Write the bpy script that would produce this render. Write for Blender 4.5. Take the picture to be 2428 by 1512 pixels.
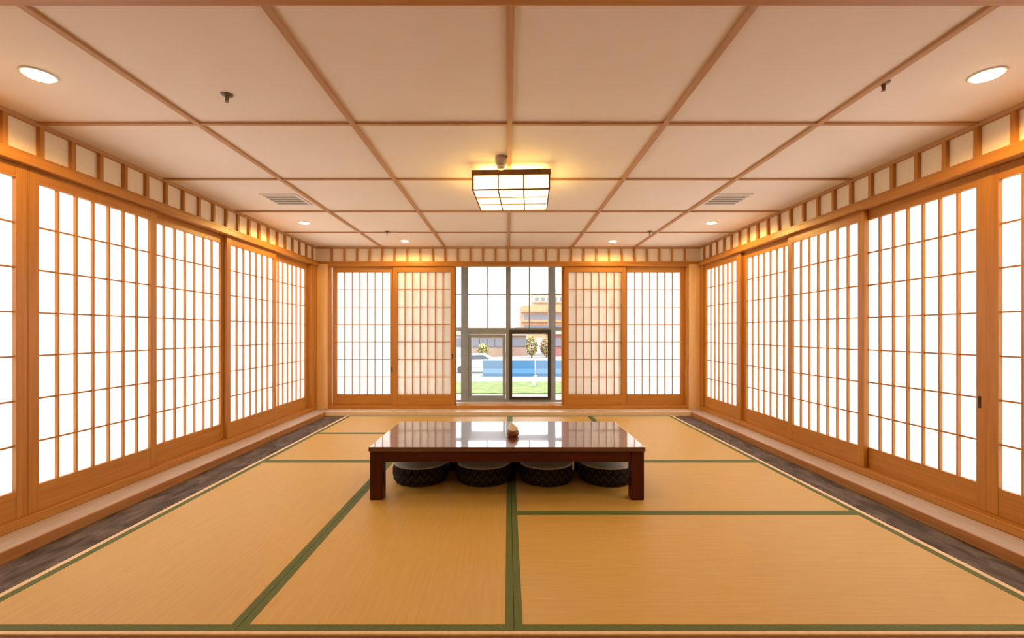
import bpy, bmesh, math, random
from mathutils import Vector, Matrix
random.seed(7)
PI = math.pi
S = bpy.context.scene
for o in list(bpy.data.objects):
    bpy.data.objects.remove(o)
C = S.collection

# ------------------------------------------------------------------ camera
F = 1070.0
CAMZ = 1.128
cd = bpy.data.cameras.new('camera')
cd.sensor_fit = 'HORIZONTAL'; cd.sensor_width = 36.0
cd.lens = F * 36.0 / 2428.0
cd.shift_x = (1214 - 1205) / 2428.0
cd.shift_y = (788 - 756) / 2428.0
cd.clip_start = 0.02; cd.clip_end = 600
cam = bpy.data.objects.new('camera', cd); C.objects.link(cam)
cam.location = (0, 0, CAMZ); cam.rotation_euler = (PI/2, 0, 0)
S.camera = cam

# ------------------------------------------------------------------ sky, exposure
w = bpy.data.worlds.new('world'); S.world = w; w.use_nodes = True
bg = w.node_tree.nodes['Background']
bg.inputs[0].default_value = (0.95, 0.98, 1.0, 1)
bg.inputs[1].default_value = 4.9
S.view_settings.view_transform = 'Standard'
S.view_settings.look = 'None'
S.view_settings.exposure = 0.78
S.view_settings.gamma = 1.0
S.view_settings.use_curve_mapping = False
DOWN_W = 17.0      # power of one downlight
LAMP_E = 5.5       # radiance of the lantern paper
WARM = (1.0, 0.60, 0.17)

# ------------------------------------------------------------------ materials
def hexc(r, g, b):
    f = lambda c: (c/255/12.92) if c/255 <= 0.04045 else ((c/255+0.055)/1.055)**2.4
    return (f(r), f(g), f(b), 1)

def mat(name, col, rough=0.6, metal=0.0, spec=0.5):
    m = bpy.data.materials.new(name); m.use_nodes = True
    b = m.node_tree.nodes['Principled BSDF']
    b.inputs['Base Color'].default_value = col
    b.inputs['Roughness'].default_value = rough
    b.inputs['Metallic'].default_value = metal
    b.inputs['Specular IOR Level'].default_value = spec
    return m

def noise_mat(name, c1, c2, scale=(1, 1, 1), nscale=5.0, rough=0.6, bump=0.0, detail=4.0, spec=0.5, pos=(0.35, 0.65), coat=0.0, coatr=0.1, dist=0.0, rnd=True):
    m = mat(name, c1, rough, 0, spec); nt = m.node_tree; N = nt.nodes; L = nt.links
    b = N['Principled BSDF']
    tc = N.new('ShaderNodeTexCoord'); mp = N.new('ShaderNodeMapping')
    mp.inputs['Scale'].default_value = scale
    L.new(tc.outputs['Object'], mp.inputs['Vector'])
    if rnd:
        oi = N.new('ShaderNodeObjectInfo'); mu = N.new('ShaderNodeMath'); mu.operation = 'MULTIPLY'; mu.inputs[1].default_value = 37.0
        L.new(oi.outputs['Random'], mu.inputs[0]); L.new(mu.outputs[0], mp.inputs['Location'])
    no = N.new('ShaderNodeTexNoise'); no.inputs['Scale'].default_value = nscale
    no.inputs['Detail'].default_value = detail; no.inputs['Distortion'].default_value = dist
    L.new(mp.outputs[0], no.inputs['Vector'])
    cr = N.new('ShaderNodeValToRGB')
    cr.color_ramp.elements[0].position = pos[0]; cr.color_ramp.elements[0].color = c1
    cr.color_ramp.elements[1].position = pos[1]; cr.color_ramp.elements[1].color = c2
    L.new(no.outputs['Fac'], cr.inputs['Fac']); L.new(cr.outputs[0], b.inputs['Base Color'])
    if bump:
        bp = N.new('ShaderNodeBump'); bp.inputs['Strength'].default_value = bump; bp.inputs['Distance'].default_value = 0.002
        L.new(no.outputs['Fac'], bp.inputs['Height']); L.new(bp.outputs[0], b.inputs['Normal'])
    if coat:
        b.inputs['Coat Weight'].default_value = coat; b.inputs['Coat Roughness'].default_value = coatr
    return m

M = {}
W1, W2 = (0.41, 0.160, 0.020, 1), (0.52, 0.225, 0.036, 1)
for ax, sc in (('x', (0.6, 14, 14)), ('y', (14, 0.6, 14)), ('z', (14, 14, 0.6))):
    M['wood_'+ax] = noise_mat('honey_wood_'+ax, W1, W2, sc, 3.0, 0.42, 0.15, 6, dist=0.6, pos=(0.3, 0.7))
    M['batten_'+ax] = noise_mat('ceiling_wood_'+ax, (0.46, 0.24, 0.10, 1), (0.56, 0.31, 0.14, 1), sc, 3.0, 0.55, 0.1, 5, pos=(0.3, 0.7))
    M['rose_'+ax] = noise_mat('rosewood_'+ax, (0.035, 0.005, 0.003, 1), (0.075, 0.012, 0.008, 1), sc, 2.5, 0.35, 0.0, 6, dist=0.8, pos=(0.3, 0.7), spec=0.25)
M['rose_top'] = noise_mat('rosewood_lacquer', (0.05, 0.009, 0.005, 1), (0.11, 0.022, 0.012, 1), (0.6, 14, 14), 2.5, 0.3, 0.0, 6, dist=0.8, pos=(0.3, 0.7), coat=1.0, coatr=0.04)
M['rose_top'].node_tree.nodes['Principled BSDF'].inputs['Coat IOR'].default_value = 1.85
M['post'] = noise_mat('pale_post_wood', (0.74, 0.46, 0.20, 1), (0.82, 0.54, 0.26, 1), (10, 10, 0.5), 3.0, 0.5, 0.1, 4)
M['darkwood'] = noise_mat('red_brown_wood', (0.16, 0.045, 0.015, 1), (0.26, 0.08, 0.03, 1), (0.6, 12, 12), 3.0, 0.4, 0.1, 5)
M['ceil'] = noise_mat('ceiling_panel', (0.87, 0.785, 0.69, 1), (0.90, 0.82, 0.74, 1), (1, 1, 1), 1.3, 0.8, 0.0, 2, rnd=False)
M['frieze'] = noise_mat('frieze_paper', (0.90, 0.77, 0.59, 1), (0.92, 0.81, 0.64, 1), (1, 1, 1), 60, 0.8, 0.05, 3)
M['plaster'] = noise_mat('cream_plaster', (0.80, 0.68, 0.52, 1), (0.84, 0.72, 0.57, 1), (1, 1, 1), 20, 0.85, 0.05, 3)
M['ledge'] = noise_mat('pinkish_ledge', (0.46, 0.36, 0.31, 1), (0.53, 0.42, 0.36, 1), (8, 0.8, 8), 6, 0.5, 0.05, 3)
M['fascia'] = noise_mat('fascia_wood', (0.36, 0.15, 0.045, 1), (0.46, 0.20, 0.065, 1), (12, .6, 12), 3, 0.45, 0.1, 4)
M['strip'] = noise_mat('taupe_runner', (0.045, 0.028, 0.022, 1), (0.15, 0.108, 0.092, 1), (3.2, 1.0, 3), 5.5, 0.85, 0.3, 5, pos=(0.36, 0.66), dist=0.7)
M['edge'] = noise_mat('pale_edge_strip', (0.74, 0.55, 0.34, 1), (0.80, 0.61, 0.40, 1), (14, .6, 14), 3, 0.5, 0.1, 3)
M['border'] = noise_mat('olive_border_cloth', (0.082, 0.115, 0.028, 1), (0.118, 0.155, 0.045, 1), (1, 1, 1), 180, 0.75, 0.3, 2)
M['black'] = mat('pull_black_duct_shade', (0.02, 0.018, 0.015, 1), 0.7)  # black of the finger pulls, and painted shade in the vents
M['whitep'] = mat('white_painted_metal', (0.78, 0.76, 0.72, 1), 0.4)
M['chrome'] = mat('dull_chrome', (0.16, 0.13, 0.11, 1), 0.45, 0.6)
M['alu'] = noise_mat('grey_window_frame', (0.24, 0.275, 0.30, 1), (0.28, 0.315, 0.34, 1), (1, 1, 1), 8, 0.45, 0, 2)
M['sash_dark'] = mat('dark_sash', (0.035, 0.028, 0.022, 1), 0.4)
M['stone'] = noise_mat('sill_stone', (0.62, 0.50, 0.40, 1), (0.72, 0.60, 0.50, 1), (1, 1, 1), 12, 0.4, 0, 3)
M['cush_side'] = None

def tatami(name, along_x):
    m = mat(name, (0.7, 0.5, 0.25, 1), 0.50, 0, 0.6); nt = m.node_tree; N = nt.nodes; L = nt.links
    b = N['Principled BSDF']; tc = N.new('ShaderNodeTexCoord')
    mp = N.new('ShaderNodeMapping'); mp.inputs['Scale'].default_value = (3, 60, 1) if along_x else (60, 3, 1)
    L.new(tc.outputs['Object'], mp.inputs['Vector'])
    no = N.new('ShaderNodeTexNoise'); no.inputs['Scale'].default_value = 1.2; no.inputs['Detail'].default_value = 3
    L.new(mp.outputs[0], no.inputs['Vector'])
    cr = N.new('ShaderNodeValToRGB'); e = cr.color_ramp.elements
    e[0].position = 0.25; e[0].color = (0.55, 0.33, 0.070, 1); e[1].position = 0.8; e[1].color = (0.62, 0.39, 0.100, 1)
    L.new(no.outputs['Fac'], cr.inputs['Fac'])
    L.new(cr.outputs[0], b.inputs['Base Color'])
    wv = N.new('ShaderNodeTexWave'); wv.wave_type = 'BANDS'; wv.bands_direction = 'Y' if along_x else 'X'
    wv.inputs['Scale'].default_value = 60
    wv.inputs['Distortion'].default_value = 0.3
    L.new(tc.outputs['Object'], wv.inputs['Vector'])
    bp = N.new('ShaderNodeBump'); bp.inputs['Strength'].default_value = 0.25; bp.inputs['Distance'].default_value = 0.001
    L.new(wv.outputs['Fac'], bp.inputs['Height']); L.new(bp.outputs[0], b.inputs['Normal'])
    return m
M['tatami_x'] = tatami('woven_rush_x', True)
M['tatami_y'] = tatami('woven_rush_y', False)

def paper():
    m = bpy.data.materials.new('shoji_paper'); m.use_nodes = True
    nt = m.node_tree; N = nt.nodes; L = nt.links; N.clear()
    out = N.new('ShaderNodeOutputMaterial'); mix = N.new('ShaderNodeMixShader')
    tr = N.new('ShaderNodeBsdfTranslucent'); di = N.new('ShaderNodeBsdfDiffuse')
    tc = N.new('ShaderNodeTexCoord'); no = N.new('ShaderNodeTexNoise'); no.inputs['Scale'].default_value = 6; no.inputs['Detail'].default_value = 6
    L.new(tc.outputs['Object'], no.inputs['Vector'])
    cr = N.new('ShaderNodeValToRGB'); e = cr.color_ramp.elements
    e[0].color = (0.90, 0.88, 0.85, 1); e[1].color = (0.95, 0.94, 0.92, 1); e[0].position = .3; e[1].position = .7
    L.new(no.outputs['Fac'], cr.inputs['Fac'])
    L.new(cr.outputs[0], tr.inputs[0]); L.new(cr.outputs[0], di.inputs[0])
    mix.inputs[0].default_value = 0.38
    L.new(tr.outputs[0], mix.inputs[1]); L.new(di.outputs[0], mix.inputs[2]); L.new(mix.outputs[0], out.inputs[0])
    return m
M['paper'] = paper()

def glass():
    m = bpy.data.materials.new('window_glass'); m.use_nodes = True
    nt = m.node_tree; N = nt.nodes; L = nt.links; N.clear()
    out = N.new('ShaderNodeOutputMaterial'); mix = N.new('ShaderNodeMixShader')
    t = N.new('ShaderNodeBsdfTransparent'); g = N.new('ShaderNodeBsdfGlossy'); g.inputs['Roughness'].default_value = 0.02
    t.inputs[0].default_value = (0.76, 0.77, 0.77, 1)
    fr = N.new('ShaderNodeFresnel'); fr.inputs[0].default_value = 1.45
    L.new(fr.outputs[0], mix.inputs[0]); L.new(t.outputs[0], mix.inputs[1]); L.new(g.outputs[0], mix.inputs[2]); L.new(mix.outputs[0], out.inputs[0])
    return m
M['glass'] = glass()

def emis(name, col, s):
    m = bpy.data.materials.new(name); m.use_nodes = True
    b = m.node_tree.nodes['Principled BSDF']
    b.inputs['Base Color'].default_value = (0.8, 0.75, 0.65, 1)
    b.inputs['Emission Color'].default_value = (*col, 1); b.inputs['Emission Strength'].default_value = s
    return m
M['lamp_paper'] = emis('lantern_paper', (1.0, 0.66, 0.18), LAMP_E)
M['bulb'] = emis('downlight_lens', (1.0, 0.68, 0.28), 9.0)

# ------------------------------------------------------------------ mesh helpers
def bx(bm, x0, x1, y0, y1, z0, z1):
    r = bmesh.ops.create_cube(bm, size=1.0)
    for v in r['verts']:
        v.co.x = x0 if v.co.x < 0 else x1
        v.co.y = y0 if v.co.y < 0 else y1
        v.co.z = z0 if v.co.z < 0 else z1
    return r['verts']
def cyl(bm, x, y, z0, z1, r, r2=None, n=32, cap=True):
    g = bmesh.ops.create_cone(bm, cap_ends=cap, segments=n, radius1=r, radius2=r if r2 is None else r2, depth=z1-z0)
    bmesh.ops.translate(bm, verts=g['verts'], vec=(x, y, (z0+z1)/2))
    return g['verts']
def lathe(bm, prof, n=40, off=(0, 0, 0), wob=None):
    rings = []
    for r, z in prof:
        ring = []
        for i in range(n):
            a = 2*PI*i/n
            rr = r if wob is None else r*wob(a, z)
            ring.append(bm.verts.new((off[0]+rr*math.cos(a), off[1]+rr*math.sin(a), off[2]+z)))
        rings.append(ring)
    for k in range(len(rings)-1):
        for i in range(n):
            bm.faces.new((rings[k][i], rings[k][(i+1) % n], rings[k+1][(i+1) % n], rings[k+1][i]))
    if prof[0][0] > 1e-4: bm.faces.new(list(reversed(rings[0])))
    if prof[-1][0] > 1e-4: bm.faces.new(rings[-1])
    return rings
def mesh(name, fn, m, bevel=0.0, smooth=False):
    bm = bmesh.new(); fn(bm)
    if bevel:
        bmesh.ops.bevel(bm, geom=[e for e in bm.edges], offset=bevel, segments=2, affect='EDGES', profile=0.5)
    bmesh.ops.recalc_face_normals(bm, faces=bm.faces)
    me = bpy.data.meshes.new(name); bm.to_mesh(me); bm.free()
    if smooth:
        for p in me.polygons: p.use_smooth = True
    if isinstance(m, (list, tuple)):
        for q in m: me.materials.append(q)
    else: me.materials.append(m)
    return me
def obj(name, me, parent=None, loc=(0, 0, 0), rz=0.0):
    o = bpy.data.objects.new(name, me); C.objects.link(o)
    o.location = loc; o.rotation_euler = (0, 0, rz)
    if parent is not None: o.parent = parent
    return o
def box_obj(name, m, x0, x1, y0, y1, z0, z1, parent=None, bevel=0.0):
    cx, cy, cz = (x0+x1)/2, (y0+y1)/2, z0
    me = mesh(name, lambda bm: bx(bm, x0-cx, x1-cx, y0-cy, y1-cy, 0, z1-z0), m, bevel)
    return obj(name, me, parent, (cx, cy, cz))
def thing(name, label, cat, loc=(0, 0, 0), rz=0.0, group=None):
    o = bpy.data.objects.new(name, None); C.objects.link(o)
    o.empty_display_size = 0.1
    o.location = loc; o.rotation_euler = (0, 0, rz)
    o['label'] = label; o['category'] = cat
    if group: o['group'] = group
    return o
def tag(o, label, cat, group=None, kind=None):
    o['label'] = label; o['category'] = cat
    if group: o['group'] = group
    if kind: o['kind'] = kind
    return o
def struct(o, label=None):
    o['kind'] = 'structure'
    if label: o['label'] = label
    return o
def dup(root, loc, rz, label, group=None):
    r = root.copy(); C.objects.link(r); r.location = loc; r.rotation_euler = (0, 0, rz); r['label'] = label
    if group: r['group'] = group
    for ch in list(root.children):
        c = ch.copy(); C.objects.link(c); c.parent = r
        for g in list(ch.children):
            d = g.copy(); C.objects.link(d); d.parent = c
    return r

# ------------------------------------------------------------------ room dimensions
XW = 2.73; YB = 6.42; ZC = 2.346; YF = -1.2        # shoji faces, back wall, ceiling, wall behind camera
LEDGE = 0.048; XL = 2.484; YL = 6.125
PZ0, PZ1 = 0.0935, 2.0675
TX0, TX1 = -2.16, 2.20; TY0, TY1 = 1.709, 6.105

struct(box_obj('floor', M['darkwood'], -3.1, 3.1, YF-0.1, 7.0, -0.30, -0.03))
struct(box_obj('ceiling', M['ceil'], -3.05, 3.05, YF-0.1, 7.0, ZC, ZC+0.12))
# walls: solid above the lintels, low base under the sills
def wall_side(name, s):
    def f(bm):
        a, b = sorted((s*(XW+0.012), s*(XW+0.14)))
        bx(bm, a, b, YF, 6.60, 2.10, ZC)
        bx(bm, a, b, YF, 6.60, -0.30, 0.045)
        bx(bm, a, b, YF, 1.62, 0.045, 2.10)  # unseen stretch, kept solid to cut daylight at the front
    return struct(obj(name, mesh(name, f, M['frieze'])))
wall_side('wall_left', -1); wall_side('wall_right', 1)
def wall_back(bm):
    bx(bm, -XW-0.10, XW+0.10, YB+0.012, YB+0.30, 2.12, ZC)
    bx(bm, -XW-0.10, XW+0.10, YB+0.09, YB+0.30, -0.30, 0.045)
    bx(bm, -XW-0.10, -2.56, YB+0.16, YB+0.30, 0.045, 2.12)
    bx(bm, 2.56, XW+0.10, YB+0.16, YB+0.30, 0.045, 2.12)
struct(obj('wall_back', mesh('wall_back', wall_back, M['frieze'])))
struct(box_obj('wall_front', M['plaster'], -3.0, 3.0, YF-0.1, YF, -0.03, ZC))

# frieze bars above the lintels
n_trim = [0]
def trim(m, x0, x1, y0, y1, z0, z1, bevel=0.0, parent=None, name=None):
    if parent is None:
        n_trim[0] += 1
        return struct(box_obj('trim_%d' % n_trim[0], m, x0, x1, y0, y1, z0, z1, None, bevel))
    return box_obj(name, m, x0, x1, y0, y1, z0, z1, parent, bevel)
def frieze_root():
    n_trim[0] += 1
    o = bpy.data.objects.new('trim_%d' % n_trim[0], None); C.objects.link(o); o['kind'] = 'structure'; return o
for s in (-1, 1):
    fr = frieze_root()
    xi, xo = s*(XW-0.012), s*(XW+0.012)
    a, b = sorted((xi, xo))
    trim(M['batten_y'], a, b, 0.3, YB+0.012, ZC-0.026, ZC, 0, fr, 'top_rail')
    trim(M['wood_y'], a, b, 0.3, YB+0.012, 2.118, 2.146, 0, fr, 'bottom_rail')
    me = mesh('frieze_bar', lambda bm: bx(bm, -0.012, 0.012, -0.013, 0.013, 0, ZC-0.026-2.146), M['wood_z'])
    off = 2.634 if s < 0 else 2.625
    for k in range(-11, 20):
        y = off + 0.1925*k
        if y < 6.36: obj('frieze_bar', me, fr, (s*XW, y, 2.146))
fr = frieze_root()
trim(M['batten_x'], -XW+.012, XW-.012, YB-0.012, YB+0.012, ZC-0.026, ZC, 0, fr, 'top_rail')
trim(M['wood_x'], -XW+.012, XW-.012, YB-0.012, YB+0.012, 2.100, 2.136, 0, fr, 'bottom_rail')
me = mesh('frieze_bar', lambda bm: bx(bm, -0.012, 0.012, -0.012, 0.012, 0, ZC-0.026-2.136), M['wood_z'])
for k in range(-14, 15):
    obj('frieze_bar', me, fr, (0.1794*k, YB, 2.136))

# lintels (track beams) and sills
for s in (-1, 1):
    a, b = sorted((s*(XW-0.045), s*(XW+0.10)))
    o = trim(M['wood_y'], a, b, 0.3, YB-0.03, 2.068, 2.118, 0.004)
    a, b = sorted((s*(XW-0.030), s*(XW+0.10)))
    trim(M['wood_y'], a, b, 0.3, YB-0.03, LEDGE-0.006, 0.093, 0.004)
trim(M['wood_x'], -2.56, 2.56, YB-0.030, YB+0.10, 2.068, 2.100, 0.004)
trim(M['wood_x'], -2.56, 2.56, YB-0.020, YB+0.10, LEDGE-0.006, 0.093, 0.004)
# corner posts, jambs
for s in (-1, 1):
    a, b = sorted((s*2.560, s*2.735))
    trim(M['post'], a, b, YB-0.025, YB+0.16, LEDGE-0.006, 2.098, 0.006)
    a, b = sorted((s*(XW-0.018), s*(XW+0.09)))
    y0 = 6.215 if s < 0 else 6.29
    trim(M['wood_z'], a, b, y0, YB-0.028, 0.092, 2.068, 0.003)
    a, b = sorted((s*2.520, s*2.559))
    trim(M['wood_z'], a, b, YB-0.012, YB+0.09, 0.092, 2.068, 0.003)
trim(M['wood_z'], XW-0.004, XW+0.075, 5.307, 5.343, 0.093, 2.068, 0.002)

# ledge all round, with its dark wood fascia
for s in (-1, 1):
    a, b = sorted((s*(XL+0.014), s*(XW-0.031)))
    trim(M['ledge'], a, b, YF, YB-0.021, -0.03, LEDGE-0.004, 0.002)
    a, b = sorted((s*XL, s*(XL+0.014)))
    trim(M['fascia'], a, b, YF, YL+0.012, -0.03, LEDGE, 0.002)
trim(M['stone'], -XL-0.015, XL+0.015, YL+0.014, YB-0.022, -0.03, LEDGE-0.004, 0.002)
trim(M['edge'], -XL+0.001, XL-0.001, YL, YL+0.013, -0.03, LEDGE, 0.002)

# ceiling battens
bw = 0.016
for x in (-1.80, -0.90, 0.008, 0.91, 1.80):
    trim(M['batten_y'], x-bw, x+bw, 1.630, YB-0.015, ZC-0.014, ZC, 0.002)
for y in (2.62, 3.575, 4.525, 5.475):
    trim(M['batten_x'], -XW+0.014, XW-0.014, y-0.014, y+0.014, ZC-0.0125, ZC, 0.002)
trim(M['wood_x'], -XW+0.016, XW-0.016, 1.45, 1.628, ZC-0.042, ZC, 0.004)
for y in (0.55, -0.4):
    trim(M['batten_x'], -XW+0.014, XW-0.014, y-0.014, y+0.014, ZC-0.0125, ZC, 0.002)

# front edge of the raised floor
trim(M['edge'], -XL+0.001, XL-0.001, TY0-0.022, TY0-0.002, -0.03, 0.001, 0.001)
trim(M['darkwood'], -XL+0.001, XL-0.001, YF, TY0-0.023, -0.03, -0.006, 0.002)
# pale edge strips beside the mats
trim(M['edge'], TX0-0.030, TX0-0.002, TY0-0.021, YL-0.001, -0.03, 0.004, 0.002)
trim(M['edge'], TX1+0.002, TX1+0.030, TY0-0.021, YL-0.001, -0.03, 0.004, 0.002)

# runner strips
o = box_obj('floor_runner', M['strip'], -XL+0.001, TX0-0.031, TY0-0.02, YL-0.001, -0.03, -0.010)
tag(o, 'dark taupe mottled runner strip in the sunken gap along the left wall ledge', 'runner', 'runner strips beside the mats')
o = box_obj('floor_runner', M['strip'], TX1+0.031, XL-0.001, TY0-0.02, YL-0.001, -0.03, -0.010)
tag(o, 'dark taupe mottled runner strip in the sunken gap along the right wall ledge', 'runner', 'runner strips beside the mats')

# ------------------------------------------------------------------ tatami mats
def mat_obj(x0, x1, y0, y1, along_x, label):
    t = thing('tatami_mat', label, 'tatami mat', ((x0+x1)/2, (y0+y1)/2, -0.03), 0, 'tatami mats')
    hx, hy = (x1-x0)/2-0.001, (y1-y0)/2-0.001
    obj('woven_surface', mesh('woven_surface', lambda bm: bx(bm, -hx+.001, hx-.001, -hy+.001, hy-.001, 0, 0.030), M['tatami_x' if along_x else 'tatami_y']), t)
    bw_ = 0.033
    for (a, b, c, d) in ((-hx, hx, -hy, -hy+bw_), (-hx, hx, hy-bw_, hy)):
        obj('border', mesh('border', lambda bm: bx(bm, a, b, c, d, 0.001, 0.0312), M['border']), t)
    for (a, b, c, d) in ((-hx, -hx+bw_, -hy+bw_, hy-bw_), (hx-bw_, hx, -hy+bw_, hy-bw_)):
        obj('border', mesh('border', lambda bm: bx(bm, a, b, c, d, 0.001, 0.0312), M['border']), t)
    return t
xm, xc = -1.035, 0.022
y1_, y2_, y3_ = 2.825, 3.955, 5.05
mat_obj(TX0, xm, TY0, y2_, False, 'long tatami mat at the front left corner beside the left runner')
mat_obj(xm, xc, TY0, y2_, False, 'long tatami mat left of the centre line, its far end under the table')
mat_obj(xc, TX1, TY0, y1_, True, 'wide tatami mat at the front right, nearest the viewer')
mat_obj(xc, TX1, y1_, y2_, True, 'wide tatami mat under the right half of the low table')
mat_obj(TX0, xc, y2_, y3_, True, 'wide tatami mat just behind the left half of the table')
mat_obj(TX0, xc, y3_, TY1, True, 'wide tatami mat against the back ledge on the left')
mat_obj(xc, 1.10, y2_, TY1, False, 'long tatami mat behind the table, right of the centre line')
mat_obj(1.10, TX1, y2_, TY1, False, 'long tatami mat at the far right beside the right runner')

# ------------------------------------------------------------------ shoji panels
def make_shoji(w, label, group, cols=7, rows=7):
    st = 0.060; H = PZ1-PZ0; zb = 0.246-PZ0; zt = 1.990-PZ0; T = 0.030
    t = thing('shoji_screen', label, 'sliding screen', (0, 0, 0), 0, group)
    sm = mesh('stile', lambda bm: bx(bm, -st/2, st/2, 0, T, 0, H), M['wood_z'], 0.002)
    obj('stile', sm, t, (st/2, 0, 0)); obj('stile', sm, t, (w-st/2, 0, 0))
    obj('bottom_rail', mesh('bottom_rail', lambda bm: bx(bm, st, w-st, 0.002, T-0.002, 0, zb), M['wood_x'], 0.0015), t)
    obj('top_rail', mesh('top_rail', lambda bm: bx(bm, st, w-st, 0.002, T-0.002, zt, H), M['wood_x'], 0.0015), t)
    obj('paper', mesh('paper', lambda bm: bx(bm, st-0.004, w-st+0.004, 0.0225, 0.0235, zb-0.004, zt+0.004), M['paper']), t)
    cw = (w-2*st)/cols; rh = (zt-zb)/rows
    def lat(bm):
        for i in range(1, cols):
            x = st+cw*i; bx(bm, x-0.0055, x+0.0055, 0.004, 0.0222, zb, zt)
        for i in range(1, rows):
            z = zb+rh*i
            for j in range(cols):
                bx(bm, st+cw*j+(0.0055 if j else 0), st+cw*(j+1)-(0.0055 if j < cols-1 else 0), 0.012, 0.0222, z-0.0048, z+0.0048)
    obj('lattice', mesh('lattice', lat, M['wood_z']), t)
    return t
RO = 0.034
def add_pull(t, x, z):
    def f(bm):
        bx(bm, -0.009, 0.009, -0.0015, 0.004, -0.035, 0.035)
    obj('finger_pull', mesh('finger_pull', f, M['black'], 0.002), t, (x, 0, z-PZ0))
GL, GR, GB = 'shoji screens along the left wall', 'shoji screens along the right wall', 'shoji screens on the back wall'
# left wall: local X -> +Y
left = [(2.567, 0, 'tall shoji screen on the left wall, widest in view, beside the double stile'),
        (3.462, 1, 'shoji screen on the left wall, second full screen counting from the viewer'),
        (4.380, 0, 'shoji screen on the left wall, third full screen, lit warm along its top'),
        (5.265, 1, 'shoji screen on the left wall, farthest one beside the corner post'),
        (1.625, 0, 'shoji screen cut by the left edge of the photo')]
base = make_shoji(0.94, left[0][2], GL)
for i, (y, r, lb) in enumerate(left):
    loc = (-XW-RO*r, y, PZ0)
    if i == 0: base.location = loc; base.rotation_euler = (0, 0, PI/2)
    else: dup(base, loc, PI/2, lb, GL)
right = [(2.606, 1, 'shoji screen on the right wall, cut by the right edge of the photo', 1.0),
         (3.546, 1, 'tall shoji screen on the right wall with a dark finger slot on its stile', 1.0),
         (4.405, 0, 'shoji screen on the right wall, its near stile standing proud of the next', 1.0),
         (5.305, 1, 'shoji screen on the right wall, second from the corner post', 1.0),
         (6.285, 0, 'shoji screen on the right wall, narrow one next to the corner post', 1.0)]
for i, (y, r, lb, _) in enumerate(right):
    t = dup(base, (XW+RO*r, y, PZ0), -PI/2, lb, GR)
    if i == 1: add_pull(t, 0.90, 0.72)
bk = [(-2.510, 1, 'shoji screen on the back wall, bright white, next to the left corner post'),
      (-1.640, 0, 'shoji screen on the back wall, dimmer, left of the open window'),
      (0.800, 0, 'shoji screen on the back wall, dimmer, right of the open window'),
      (1.642, 1, 'shoji screen on the back wall, bright white, next to the right corner post'),
      (-1.626, 1, 'shoji screen slid open behind the dim screen left of the window'),
      (0.762, 1, 'shoji screen slid open behind the dim screen right of the window')]
bb = make_shoji(0.878, bk[0][2], GB)
for i, (x, r, lb) in enumerate(bk):
    loc = (x, YB+RO*r, PZ0)
    if i == 0: bb.location = loc; t = bb
    else: t = dup(bb, loc, 0, lb, GB)
    if i == 1: add_pull(t, 0.848, 0.79)

add_pull(bb, 0.848, 0.60)

# ------------------------------------------------------------------ window beyond the back screens
YW = 6.67; kx = YW/F
X_ = lambda px: (px-1205)*kx
Z_ = lambda py: CAMZ-(py-788)*kx
win = bpy.data.objects.new('window_1', None); C.objects.link(win); win['kind'] = 'structure'
def wframe(bm):
    bx(bm, X_(1093), X_(1110), YW, YW+0.06, Z_(962), Z_(628))
    bx(bm, X_(1300), X_(1317), YW, YW+0.06, Z_(962), Z_(628))
    bx(bm, X_(1199.5), X_(1211), YW+0.002, YW+0.058, Z_(962), Z_(628))
    for a, b in ((1110, 1199.5), (1211, 1300)):
        bx(bm, X_(a), X_(b), YW+0.004, YW+0.056, Z_(792), Z_(777))
        bx(bm, X_(a), X_(b), YW+0.004, YW+0.056, Z_(962), Z_(946))
        bx(bm, X_(a), X_(b), YW+0.02, YW+0.035, Z_(698.5), Z_(695.5))
        bx(bm, X_((a+b)/2-1.6), X_((a+b)/2+1.6), YW+0.021, YW+0.034, Z_(777), Z_(628))
    for a, b in ((1050, 1093), (1317, 1365)):
        bx(bm, X_(a), X_(b), YW+0.004, YW+0.056, Z_(784), Z_(776))
        bx(bm, X_(a), X_(b), YW+0.004, YW+0.056, Z_(962), Z_(948))
        bx(bm, X_(a), X_(b), YW+0.02, YW+0.035, Z_(698.5), Z_(695.5))
    bx(bm, X_(800), X_(1050), YW, YW+0.06, Z_(962), Z_(946)); bx(bm, X_(1365), X_(1615), YW, YW+0.06, Z_(962), Z_(946))
obj('window_frame', mesh('window_frame', wframe, M['alu']), win)
def sash(bm, a, b, c, d, wd, y0, y1):
    bx(bm, X_(a), X_(a+wd), y0, y1, Z_(d), Z_(c)); bx(bm, X_(b-wd), X_(b), y0, y1, Z_(d), Z_(c))
    bx(bm, X_(a+wd), X_(b-wd), y0, y1, Z_(c+wd*1.1), Z_(c)); bx(bm, X_(a+wd), X_(b-wd), y0, y1, Z_(d), Z_(d-wd*1.1))
obj('sash', mesh('sash', lambda bm: sash(bm, 1110.5, 1199, 792.5, 945.5, 7, YW+0.01, YW+0.05), M['alu']), win)
ds = obj('sash', mesh('sash', lambda bm: sash(bm, 1208, 1305, 782, 947, 6.5, YW-0.02, YW-0.001), M['sash_dark']), win)
ds['label'] = 'dark brown sash frame'
obj('pane', mesh('pane', lambda bm: bx(bm, X_(1050), X_(1365), YW+0.040, YW+0.043, Z_(948), Z_(628)), M['glass']), win)
obj('window_sill', mesh('window_sill', lambda bm: bx(bm, X_(790), X_(1620), YB+0.10, YW+0.07, 0.02, 0.105), M['stone']), win)

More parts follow.
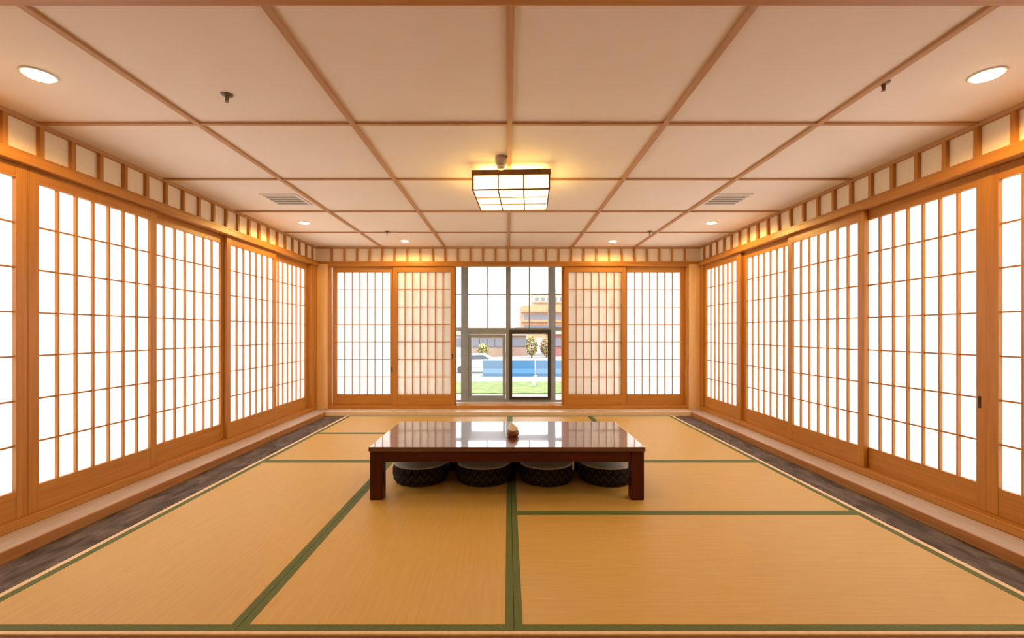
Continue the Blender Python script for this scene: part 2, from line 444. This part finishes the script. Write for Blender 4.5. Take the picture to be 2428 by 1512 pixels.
# ------------------------------------------------------------------ low table
table = thing('low_table', 'low dark rosewood table with glossy top in the middle of the mats', 'table', (-0.008, 3.4625, 0.001))
hw, hd, th = 0.930, 0.4375, 0.358
def top(bm): bx(bm, -hw, hw, -hd, hd, th-0.030, th)
obj('tabletop', mesh('tabletop', top, M['rose_top'], 0.004), table)
ins = 0.008
leg = mesh('leg', lambda bm: bx(bm, -0.0425, 0.0425, -0.0425, 0.0425, 0, th-0.0305), M['rose_z'], 0.004)
for sx in (-1, 1):
    for sy in (-1, 1):
        obj('leg', leg, table, (sx*(hw-ins-0.0425), sy*(hd-ins-0.0425), 0))
for sy in (-1, 1):
    obj('apron', mesh('apron', lambda bm: bx(bm, -(hw-ins-0.0855), hw-ins-0.0855, -0.012, 0.012, th-0.103, th-0.0305), M['rose_x'], 0.002), table, (0, sy*(hd-ins-0.018), 0))
for sx in (-1, 1):
    obj('apron', mesh('apron', lambda bm: bx(bm, -0.012, 0.012, -(hd-ins-0.0855), hd-ins-0.0855, th-0.103, th-0.0305), M['rose_y'], 0.002), table, (sx*(hw-ins-0.018), 0, 0))

# ------------------------------------------------------------------ round floor cushions
def cushion_side():
    m = mat('zigzag_cushion_cloth', (0.02, 0.012, 0.016, 1), 0.8, 0, 0.2); nt = m.node_tree; N = nt.nodes; L = nt.links
    b = N['Principled BSDF']; tc = N.new('ShaderNodeTexCoord'); sp = N.new('ShaderNodeSeparateXYZ')
    L.new(tc.outputs['Object'], sp.inputs[0])
    def mt(op, a, bb=None):
        n = N.new('ShaderNodeMath'); n.operation = op
        for i, q in enumerate((a, bb)):
            if q is None: continue
            if isinstance(q, (int, float)): n.inputs[i].default_value = q
            else: L.new(q, n.inputs[i])
        return n.outputs[0]
    ang = mt('ARCTAN2', sp.outputs[1], sp.outputs[0])
    u = mt('PINGPONG', mt('MULTIPLY', ang, 22/(2*PI)), 0.5)
    v = mt('MULTIPLY', sp.outputs[2], 17.0)
    f = mt('FRACT', mt('ADD', v, mt('MULTIPLY', u, 1.5)))
    line = mt('LESS_THAN', mt('ABSOLUTE', mt('SUBTRACT', f, 0.5)), 0.11)
    mx = N.new('ShaderNodeMix'); mx.data_type = 'RGBA'
    mx.inputs['A'].default_value = (0.010, 0.006, 0.008, 1); mx.inputs['B'].default_value = (0.045, 0.034, 0.042, 1)
    L.new(line, mx.inputs['Factor']); L.new(mx.outputs['Result'], b.inputs['Base Color'])
    return m
M['cush_side'] = cushion_side()
M['cush_top'] = noise_mat('grey_beige_cushion_cloth', (0.36, 0.34, 0.31, 1), (0.42, 0.40, 0.36, 1), (1, 1, 1), 120, 0.9, 0.2, 2)
CR = 0.212
cg = 'round floor cushions under the low table'
cu = thing('floor_cushion', 'round black zigzag floor cushion with grey top beside the left table leg', 'cushion', (-0.668, 3.465, 0.001), 0.3, cg)
body = [(CR-0.045, 0.0), (CR-0.02, 0.008), (CR-0.006, 0.03), (CR, 0.065), (CR, 0.10), (CR-0.005, 0.125), (CR-0.010, 0.133)]
obj('cushion_side', mesh('cushion_side', lambda bm: lathe(bm, body, 56), M['cush_side'], 0, True), cu)
topp = [(CR-0.012, 0.1332), (CR-0.012, 0.138), (CR-0.03, 0.146), (CR-0.08, 0.152), (0.04, 0.155), (0.00005, 0.155)]
obj('cushion_top', mesh('cushion_top', lambda bm: lathe(bm, topp, 56), M['cush_top'], 0, True), cu)
spots = [(-0.188, 3.465, 'round black zigzag floor cushion left of the centre line under the table'),
         (0.290, 3.465, 'round black zigzag floor cushion right of the centre line under the table'),
         (0.752, 3.465, 'round black zigzag floor cushion half hidden by the right table leg'),
         (-0.428, 3.85, 'black floor cushion behind the gap between the two left cushions'),
         (0.051, 3.85, 'black floor cushion behind the gap at the centre line under the table'),
         (0.521, 3.85, 'black floor cushion behind the gap between the two right cushions')]
cs = []
for i, (x, y, lb) in enumerate(spots):
    cs.append(dup(cu, (x, y, 0.001), 0.3+0.5*i, lb, cg))
tg = obj('fabric_tag', mesh('fabric_tag', lambda bm: bx(bm, -0.006, 0.006, -0.001, 0.001, -0.065, 0.0), mat('white_tag', (0.8, 0.8, 0.8, 1), 0.7)), cs[1], (0, 0, 0))
a = -0.42 - (0.3+0.5)
tg.location = (math.cos(a)*(CR+0.003), math.sin(a)*(CR+0.003), 0.175); tg.rotation_euler = (0, 0, -0.8)
tg.location.z = 0.165
tg['label'] = 'small white tag'

# ------------------------------------------------------------------ holder on the table
tb = thing('tissue_holder', 'small brown round holder with crumpled cream tissue on the tabletop', 'tissue holder', (0.034, 3.36, 0.3592))
obj('bowl', mesh('bowl', lambda bm: lathe(bm, [(0.034, 0), (0.042, 0.006), (0.046, 0.022), (0.044, 0.038), (0.040, 0.043), (0.036, 0.040), (0.03, 0.03), (0.0001, 0.028)], 36), noise_mat('brown_lacquer', (0.16, 0.045, 0.012, 1), (0.26, 0.085, 0.025, 1), (1, 1, 8), 6, 0.3, 0, 3), 0, True), tb)
def tissue(bm):
    rr = random.Random(3)
    rings = []
    for k, (r, z) in enumerate(((0.026, 0.033), (0.034, 0.050), (0.024, 0.066), (0.014, 0.083), (0.004, 0.096))):
        ring = []
        for i in range(16):
            a = 2*PI*i/16
            q = r*(1+0.32*math.sin(3*a+k)+rr.uniform(-.1, .1))
            ring.append(bm.verts.new((q*math.cos(a)-0.006*k*0.6, q*math.sin(a), z+0.010*math.sin(2*a+k))))
        rings.append(ring)
    for k in range(4):
        for i in range(16): bm.faces.new((rings[k][i], rings[k][(i+1) % 16], rings[k+1][(i+1) % 16], rings[k+1][i]))
    bm.faces.new(rings[-1]); bm.faces.new(list(reversed(rings[0])))
obj('tissue', mesh('tissue', tissue, mat('cream_tissue', (0.82, 0.72, 0.60, 1), 0.8), 0, True), tb)

# ------------------------------------------------------------------ ceiling lantern
def lantern():
    t = thing('ceiling_lantern', 'square shoji ceiling lantern with brown frame, glowing warm white', 'lamp', (0.033, 3.53, ZC), math.radians(-2.8))
    h = 0.275
    D = noise_mat('lantern_wood', (0.12, 0.045, 0.012, 1), (0.20, 0.08, 0.025, 1), (1, 1, 1), 12, 0.5, 0.0, 3)
    zt, zb = -0.045, -0.185
    def mountf(bm): bx(bm, -0.07, 0.07, -0.07, 0.07, zt+0.0, 0.0-0.0145)
    obj('mount', mesh('mount', mountf, D), t)
    def cap(bm): bx(bm, -h-0.010, h+0.010, -h-0.010, h+0.010, zt-0.040, zt-0.0005)
    def cap_open(bm):
        W = 0.050
        for (a, b, c, d) in ((-h-.01, h+.01, -h-.01, -h-.01+W), (-h-.01, h+.01, h+.01-W, h+.01), (-h-.01, -h-.01+W, -h-.01+W, h+.01-W), (h+.01-W, h+.01, -h-.01+W, h+.01-W)):
            bx(bm, a, b, c, d, zt-0.040, zt-0.0005)
        bx(bm, -h, h, -0.03, 0.03, zt-0.02, zt-0.0005)
    obj('top_frame', mesh('top_frame', cap_open, D), t)
    def fr(bm):
        e = 0.006
        for sx in (-1, 1):
            for sy in (-1, 1):
                bx(bm, sx*h-e, sx*h+e, sy*h-e, sy*h+e, zb-e, zt-0.04)
        for sy in (-1, 1):
            bx(bm, -h+e, h-e, sy*h-e*.8, sy*h+e*.8, zb-e, zb+e*.6)
            bx(bm, sy*h-e*.8, sy*h+e*.8, -h+e, h-e, zb-e, zb+e*.6)
        g = 0.005
        for q in (-h/3, h/3):
            for sy in (-1, 1):
                bx(bm, q-g, q+g, sy*h-g, sy*h+g, zb+e, zt-0.04)
                bx(bm, sy*h-g, sy*h+g, q-g, q+g, zb+e, zt-0.04)
            bx(bm, q-g, q+g, -h+e, h-e, zb-e*1.4, zb-0.001)
            bx(bm, -h+e, h-e, q-g, q+g, zb-e*1.2, zb-0.001)
    obj('lattice_frame', mesh('lattice_frame', fr, D), t)
    def pp(bm):
        q = h-0.0035
        bx(bm, -q, q, -q, q, zb, zt-0.022)
    obj('paper_shade', mesh('paper_shade', pp, M['lamp_paper']), t)
    return t
lantern()

# ------------------------------------------------------------------ ceiling fittings
def downlight(x, y, r, label, power):
    t = thing('downlight', label, 'downlight', (x, y, ZC), 0, 'round recessed downlights in the ceiling')
    obj('trim_ring', mesh('trim_ring', lambda bm: lathe(bm, [(r*0.86, -0.0005), (r*0.88, -0.006), (r*1.0, -0.006), (r*1.06, -0.001)], 40), M['whitep'], 0, True), t)
    obj('lens', mesh('lens', lambda bm: lathe(bm, [(r*0.85, -0.0005), (r*0.85, -0.008), (r*0.78, -0.013), (r*0.5, -0.017), (0.0001, -0.019)], 40), M['bulb'], 0, True), t)
    l = bpy.data.lights.new('bulb', 'SPOT'); l.energy = power; l.color = WARM; l.spot_size = math.radians(172); l.spot_blend = 0.25; l.shadow_soft_size = 0.03
    lo = bpy.data.objects.new('bulb', l); C.objects.link(lo); lo.parent = t; lo.location = (0, 0, -0.045)
    return t
downlight(-2.215, 2.13, 0.066, 'large glowing downlight in the ceiling at the front left', DOWN_W)
downlight(2.26, 2.13, 0.066, 'large glowing downlight in the ceiling at the front right', DOWN_W)
downlight(-2.254, 4.99, 0.060, 'glowing downlight in the far left ceiling, behind the left vent', DOWN_W)
downlight(2.25, 4.99, 0.060, 'glowing downlight in the far right ceiling, behind the right vent', DOWN_W)
downlight(-1.37, 5.98, 0.060, 'small glowing downlight near the back wall, left of centre', DOWN_W*0.55)
downlight(1.39, 6.00, 0.060, 'small glowing downlight near the back wall, right of centre', DOWN_W*0.45)
downlight(-1.37, 0.2, 0.066, 'added unseen fill downlight above the viewer, left', DOWN_W*0.7)  # added out of view, to warm the front mats
downlight(1.39, 0.2, 0.066, 'added unseen fill downlight above the viewer, right', DOWN_W*0.7)  # second added fill lamp, also out of view

def sprinkler(x, y, label, zc=ZC):
    t = thing('sprinkler', label, 'sprinkler', (x, y, zc), 0, 'sprinkler heads on the ceiling')
    t.scale = (0.82, 0.82, 0.82)
    obj('escutcheon', mesh('escutcheon', lambda bm: lathe(bm, [(0.034, -0.0005), (0.033, -0.006), (0.018, -0.014), (0.011, -0.014)], 28), M['chrome'], 0, True), t)
    def body_(bm):
        cyl(bm, 0, 0, -0.030, -0.012, 0.010, n=16)
        for s in (-1, 1):
            vs = bx(bm, -0.002, 0.002, -0.002, 0.002, -0.046, -0.026)
            for v in vs: v.co.x += s*(0.010 if v.co.z > -0.036 else 0.003)
        cyl(bm, 0, 0, -0.045, -0.029, 0.003, n=10)
    obj('body', mesh('body', body_, M['chrome']), t)
    obj('deflector', mesh('deflector', lambda bm: cyl(bm, 0, 0, -0.0485, -0.0455, 0.012, n=20), M['chrome']), t)
sprinkler(-1.440, 2.31, 'sprinkler head on the front left ceiling, right of the left downlight')
sprinkler(1.83, 2.20, 'sprinkler head on the front right ceiling beside the batten')
sprinkler(-1.456, 5.42, 'tiny far sprinkler head near the back left downlight')
sprinkler(1.70, 5.42, 'tiny far sprinkler head near the back right downlight')

t = thing('smoke_detector', 'round grey beige detector on the ceiling just in front of the lantern', 'smoke detector', (-0.050, 3.13, ZC))
Dm = mat('detector_plastic', (0.50, 0.40, 0.30, 1), 0.5)
obj('base', mesh('base', lambda bm: lathe(bm, [(0.040, -0.0005), (0.041, -0.018), (0.039, -0.048), (0.034, -0.058)], 32), Dm, 0, True), t)
obj('sensor_cap', mesh('sensor_cap', lambda bm: lathe(bm, [(0.024, -0.0585), (0.030, -0.068), (0.025, -0.084), (0.0001, -0.086)], 32), mat('detector_cap', (0.82, 0.74, 0.62, 1), 0.4), 0, True), t)

def vent(x, y, label, sgn):
    t = thing('air_vent', label, 'vent', (x, y, ZC), 0, 'square air vents in the ceiling')
    h = 0.165
    def f(bm):
        for (a, b, c, d) in ((-h, h, -h, -h+.022), (-h, h, h-.022, h), (-h, -h+.022, -h+.022, h-.022), (h-.022, h, -h+.022, h-.022)):
            bx(bm, a, b, c, d, -0.008, -0.0005)
    obj('frame', mesh('frame', f, M['whitep']), t)
    obj('duct_shade_plate', mesh('duct_shade_plate', lambda bm: bx(bm, -h+.022, h-.022, -h+.022, h-.022, -0.002, -0.0005), M['black']), t)  # flat black plate stands in for the shade inside the duct
    def sl(bm):
        k = 5
        for i in range(k):
            yy = -h+0.04+i*(2*h-0.08)/(k-1)
            vs = bx(bm, -h+.022, h-.022, yy-0.001, yy+0.001, -0.012, -0.003)
            for v in vs:
                if v.co.z < -0.01: v.co.y += 0.013
    obj('louvres', mesh('louvres', sl, mat('grey_louvre', (0.62, 0.57, 0.50, 1), 0.5)), t)
vent(-2.03, 4.13, 'square grey air vent in the ceiling at left, beside the batten', 1)
vent(1.995, 4.13, 'square grey air vent in the ceiling at right, beside the batten', -1)

# ------------------------------------------------------------------ outdoors
G = -0.60
M['ground'] = noise_mat('pale_paving', (0.22, 0.21, 0.20, 1), (0.28, 0.27, 0.26, 1), (1, 1, 1), 0.6, 0.9, 0, 4, rnd=False)
M['grass'] = noise_mat('grass', (0.085, 0.12, 0.02, 1), (0.17, 0.20, 0.05, 1), (1, 1, 1), 3, 0.9, 0.3, 6, rnd=False)
gp = obj('ground', mesh('ground', lambda bm: bx(bm, -220, 220, -60, 320, -0.3, 0), M['ground']), None, (0, 0, G)); struct(gp)
lw = obj('lawn', mesh('lawn', lambda bm: bx(bm, -9, 9, -1.4, 1.6, 0, 0.03), M['grass']), None, (0, 14.1, G)); tag(lw, 'strip of short green grass outside the window', 'grass', None, 'stuff')
def barrier(x, y, label, col, w=1.5, rz=0.0):
    def f(bm):
        pr = [(-0.22, 0), (0.22, 0), (0.22, 0.12), (0.10, 0.30), (0.08, 0.62), (-0.08, 0.62), (-0.10, 0.30), (-0.22, 0.12)]
        a = [bm.verts.new((-w/2, p, q)) for p, q in pr]; b = [bm.verts.new((w/2, p, q)) for p, q in pr]
        n = len(pr)
        bm.faces.new(a); bm.faces.new(list(reversed(b)))
        for i in range(n): bm.faces.new((a[i], b[i], b[(i+1) % n], a[(i+1) % n]))
    o = obj('barrier', mesh('barrier', f, mat('blue_plastic', col, 0.45)), None, (x, y, G), rz)
    tag(o, label, 'barrier', 'blue barriers outside')
blue = (0.06, 0.13, 0.25, 1)
barrier(-0.55, 18.0, 'pale blue barrier outside, just left of the window mullion', (0.09, 0.16, 0.24, 1), 0.9)
barrier(0.55, 18.0, 'deep blue barrier outside, seen through the dark sash at left', (0.025, 0.12, 0.24, 1), 1.0)
barrier(1.62, 18.0, 'light blue barrier outside, seen through the dark sash at right', (0.075, 0.15, 0.26, 1), 1.05)
barrier(2.75, 18.0, 'blue barrier outside, seen through the narrow right pane', blue, 1.1)
barrier(-2.9, 20.6, 'blue barrier outside, seen through the narrow left pane', (0.03, 0.16, 0.28, 1), 0.8)
# parked car
def car():
    t = thing('car', 'pale grey car parked outside beyond the left lower sash', 'car', (-1.42, 19.6, G))
    P = mat('car_paint', (0.55, 0.57, 0.58, 1), 0.3)
    def hull(bm):
        pr = [(-0.95, 0.22), (-0.97, 0.42), (-0.55, 0.56), (-0.28, 0.80), (0.40, 0.82), (0.78, 0.58), (0.97, 0.50), (0.97, 0.22)]
        a = [bm.verts.new((p, -0.35, q)) for p, q in pr]; b = [bm.verts.new((p, 0.35, q)) for p, q in pr]
        bm.faces.new(a); bm.faces.new(list(reversed(b)))
        for i in range(8): bm.faces.new((a[i], b[i], b[(i+1) % 8], a[(i+1) % 8]))
    obj('car_body', mesh('car_body', hull, P, 0.03), t)
    def gl(bm):
        pr = [(-0.44, 0.58), (-0.24, 0.76), (0.36, 0.77), (0.62, 0.60)]
        a = [bm.verts.new((p, -0.362, q)) for p, q in pr]; b = [bm.verts.new((p, -0.352, q)) for p, q in pr]
        bm.faces.new(a); bm.faces.new(list(reversed(b)))
        for i in range(4): bm.faces.new((a[i], b[i], b[(i+1) % 4], a[(i+1) % 4]))
    obj('side_window', mesh('side_window', gl, mat('car_glass', (0.10, 0.12, 0.13, 1), 0.1)), t)
    wm = mesh('wheel', lambda bm: bmesh.ops.rotate(bm, verts=cyl(bm, 0, 0, -0.06, 0.06, 0.15, n=24), cent=(0, 0, 0), matrix=Matrix.Rotation(PI/2, 3, 'X')), mat('tyre', (0.05, 0.05, 0.05, 1), 0.7))
    for x in (-0.6, 0.6):
        for y in (-0.31, 0.31): obj('wheel', wm, t, (x, y, 0.15))
car()
# sign post
t = thing('sign_post', 'white slanted notice stand on the grass outside the dark sash', 'sign', (0.83, 14.3, G+0.03))
obj('post', mesh('post', lambda bm: bx(bm, -0.02, 0.02, -0.02, 0.02, 0, 0.22), mat('sign_post_paint', (0.5, 0.5, 0.5, 1))), t)
def sg(bm):
    vs = bx(bm, -0.055, 0.055, -0.035, -0.0205, 0.06, 0.36)
    for v in vs: v.co.x += (v.co.z-0.2)*0.25
obj('sign_board', mesh('sign_board', sg, mat('sign_white', (0.85, 0.85, 0.85, 1))), t)
# distant houses
def block(name, x0, x1, y0, y1, z0, z1, m, parent):
    return obj(name, mesh(name, lambda bm: bx(bm, x0, x1, y0, y1, z0, z1), m), parent)
def windows(parent, x0, x1, y, z, w, h, n, m):
    me = mesh('window', lambda bm: bx(bm, -w/2, w/2, -0.06, 0.02, 0, h), m)
    for i in range(n):
        obj('window', me, parent, (x0+(x1-x0)*(i+0.5)/n, y, z))
peach = noise_mat('peach_render', (0.50, 0.24, 0.12, 1), (0.56, 0.29, 0.15, 1), (1, 1, 1), 0.4, 0.9)
creamr = noise_mat('cream_render', (0.50, 0.40, 0.24, 1), (0.56, 0.45, 0.28, 1), (1, 1, 1), 0.4, 0.9)
greyr = noise_mat('grey_render', (0.36, 0.36, 0.38, 1), (0.42, 0.42, 0.43, 1), (1, 1, 1), 0.4, 0.9)
pinkr = noise_mat('pink_render', (0.33, 0.20, 0.16, 1), (0.38, 0.24, 0.19, 1), (1, 1, 1), 0.4, 0.9)
glz = mat('far_window', (0.16, 0.16, 0.19, 1), 0.4)
D1 = 150.0
bp = lambda px: (px-1205)*D1/F
bz = lambda py: CAMZ-(py-788)*D1/F
b1 = thing('apartment_building', 'stepped peach and cream apartment building far behind the right window', 'building', (bp(1275), D1, G))
q = lambda px: bp(px)-bp(1275)
z = lambda py: bz(py)-G
block('wall', q(1236), q(1345), 0, 12, 0, z(724), peach, b1)
block('upper_storey', q(1262), q(1345), 1.5, 12, z(724), z(697), creamr, b1)
block('grey_wing', q(1222), q(1235.9), 1, 12, 0, z(728), greyr, b1)
block('roof_turret', q(1286), q(1324), 3, 9, z(697), z(683), greyr, b1)
def turret(bm):
    cyl(bm, q(1303), 6, z(683), z(668), 2.4, 0.1, 4)
obj('turret_roof', mesh('turret_roof', turret, greyr), b1)
for py0, py1 in ((741, 738.5), (764, 762), (717, 715)):
    block('balcony', q(1236 if py0 > 720 else 1262), q(1345), -1.2 if py0 > 720 else 0.3, (0 if py0 > 720 else 1.5)-.001, z(py0), z(py1), pinkr, b1)
windows(b1, q(1242), q(1340), -0.02, z(757), 1.9, 1.7, 7, glz)
windows(b1, q(1242), q(1340), -0.02, z(781), 1.9, 1.5, 7, glz)
windows(b1, q(1266), q(1340), 1.48, z(713), 1.2, 1.2, 5, glz)
def house(x0, x1, y, h, m, label, flat=False):
    t = thing('house', label, 'house', ((x0+x1)/2, y, G), 0, 'low houses across the road')
    w_ = (x1-x0)/2
    block('wall', -w_, w_, 0, 5, 0, h, m, t)
    def rf(bm):
        a = [bm.verts.new(p) for p in ((-w_-.2, -.3, h), (w_+.2, -.3, h), (w_+.2, 5.3, h), (-w_-.2, 5.3, h))]
        b = [bm.verts.new(p) for p in ((-w_+.2, 2.5, h+0.5), (w_-.2, 2.5, h+0.5))]
        bm.faces.new((a[0], a[1], b[1], b[0])); bm.faces.new((a[2], a[3], b[0], b[1])); bm.faces.new((a[1], a[2], b[1])); bm.faces.new((a[3], a[0], b[0])); bm.faces.new(list(reversed(a)))
    obj('roof', mesh('roof', rf, mat('roof_tiles', (0.24, 0.16, 0.12, 1), 0.9)), t)
    windows(t, -w_, w_, -0.02, h*0.45, 0.5, 0.6, 4, glz)
tanr = noise_mat('tan_render', (0.30, 0.20, 0.14, 1), (0.37, 0.26, 0.18, 1), (1, 1, 1), 0.8, 0.9)
house(-4.7, -3.2, 33.6, 1.55, greyr, 'low grey house outside the narrow left pane')
house(-2.65, -0.42, 33, 1.52, tanr, 'low tan house outside the left lower sash')
house(0.12, 1.35, 34, 1.5, pinkr, 'low pink house outside the left half of the dark sash')
house(3.2, 4.8, 33, 1.6, mat('rose_render', (0.34, 0.13, 0.12, 1), 0.9), 'low rose red house outside the narrow right pane')
# shrubs
def shrub(x, y, r, h, label, seed, c1, c2):
    rr = random.Random(seed)
    t = thing('shrub', label, 'shrub', (x, y, G), 0, 'shrubs across the road')
    obj('trunk', mesh('trunk', lambda bm: cyl(bm, 0, 0, 0, h*0.6, 0.05, n=8), mat('bark', (0.10, 0.06, 0.03, 1), 0.9)), t)
    def f(bm):
        for i in range(420):
            u = rr.uniform(-1, 1); a = rr.uniform(0, 2*PI); k = rr.uniform(0.3, 1)**0.4
            c = Vector((math.sqrt(1-u*u)*math.cos(a)*r*k, math.sqrt(1-u*u)*math.sin(a)*r*k, h*0.55+u*h*0.45*k))
            s = rr.uniform(0.07, 0.13)
            d1 = Vector((rr.uniform(-1, 1), rr.uniform(-1, 1), rr.uniform(-1, 1))).normalized()*s
            d2 = d1.orthogonal().normalized()*s*0.6
            bm.faces.new([bm.verts.new(c+d1), bm.verts.new(c+d2), bm.verts.new(c-d1), bm.verts.new(c-d2)])
    bm = bmesh.new(); f(bm); me = bpy.data.meshes.new('foliage'); bm.to_mesh(me); bm.free()
    me.materials.append(noise_mat('foliage', c1, c2, (1, 1, 1), 3, 0.8)); obj('foliage', me, t)
shrub(1.62, 31, 0.42, 1.45, 'olive brown shrub outside, seen in the middle of the dark sash', 1, (0.20, 0.16, 0.06, 1), (0.34, 0.27, 0.10, 1))
shrub(2.68, 31.5, 0.45, 1.35, 'brown shrub outside, seen at the right of the dark sash', 2, (0.26, 0.16, 0.07, 1), (0.38, 0.25, 0.12, 1))
shrub(-1.7, 31, 0.4, 0.95, 'yellow green shrub outside, seen through the left lower sash', 3, (0.24, 0.22, 0.08, 1), (0.38, 0.33, 0.14, 1))
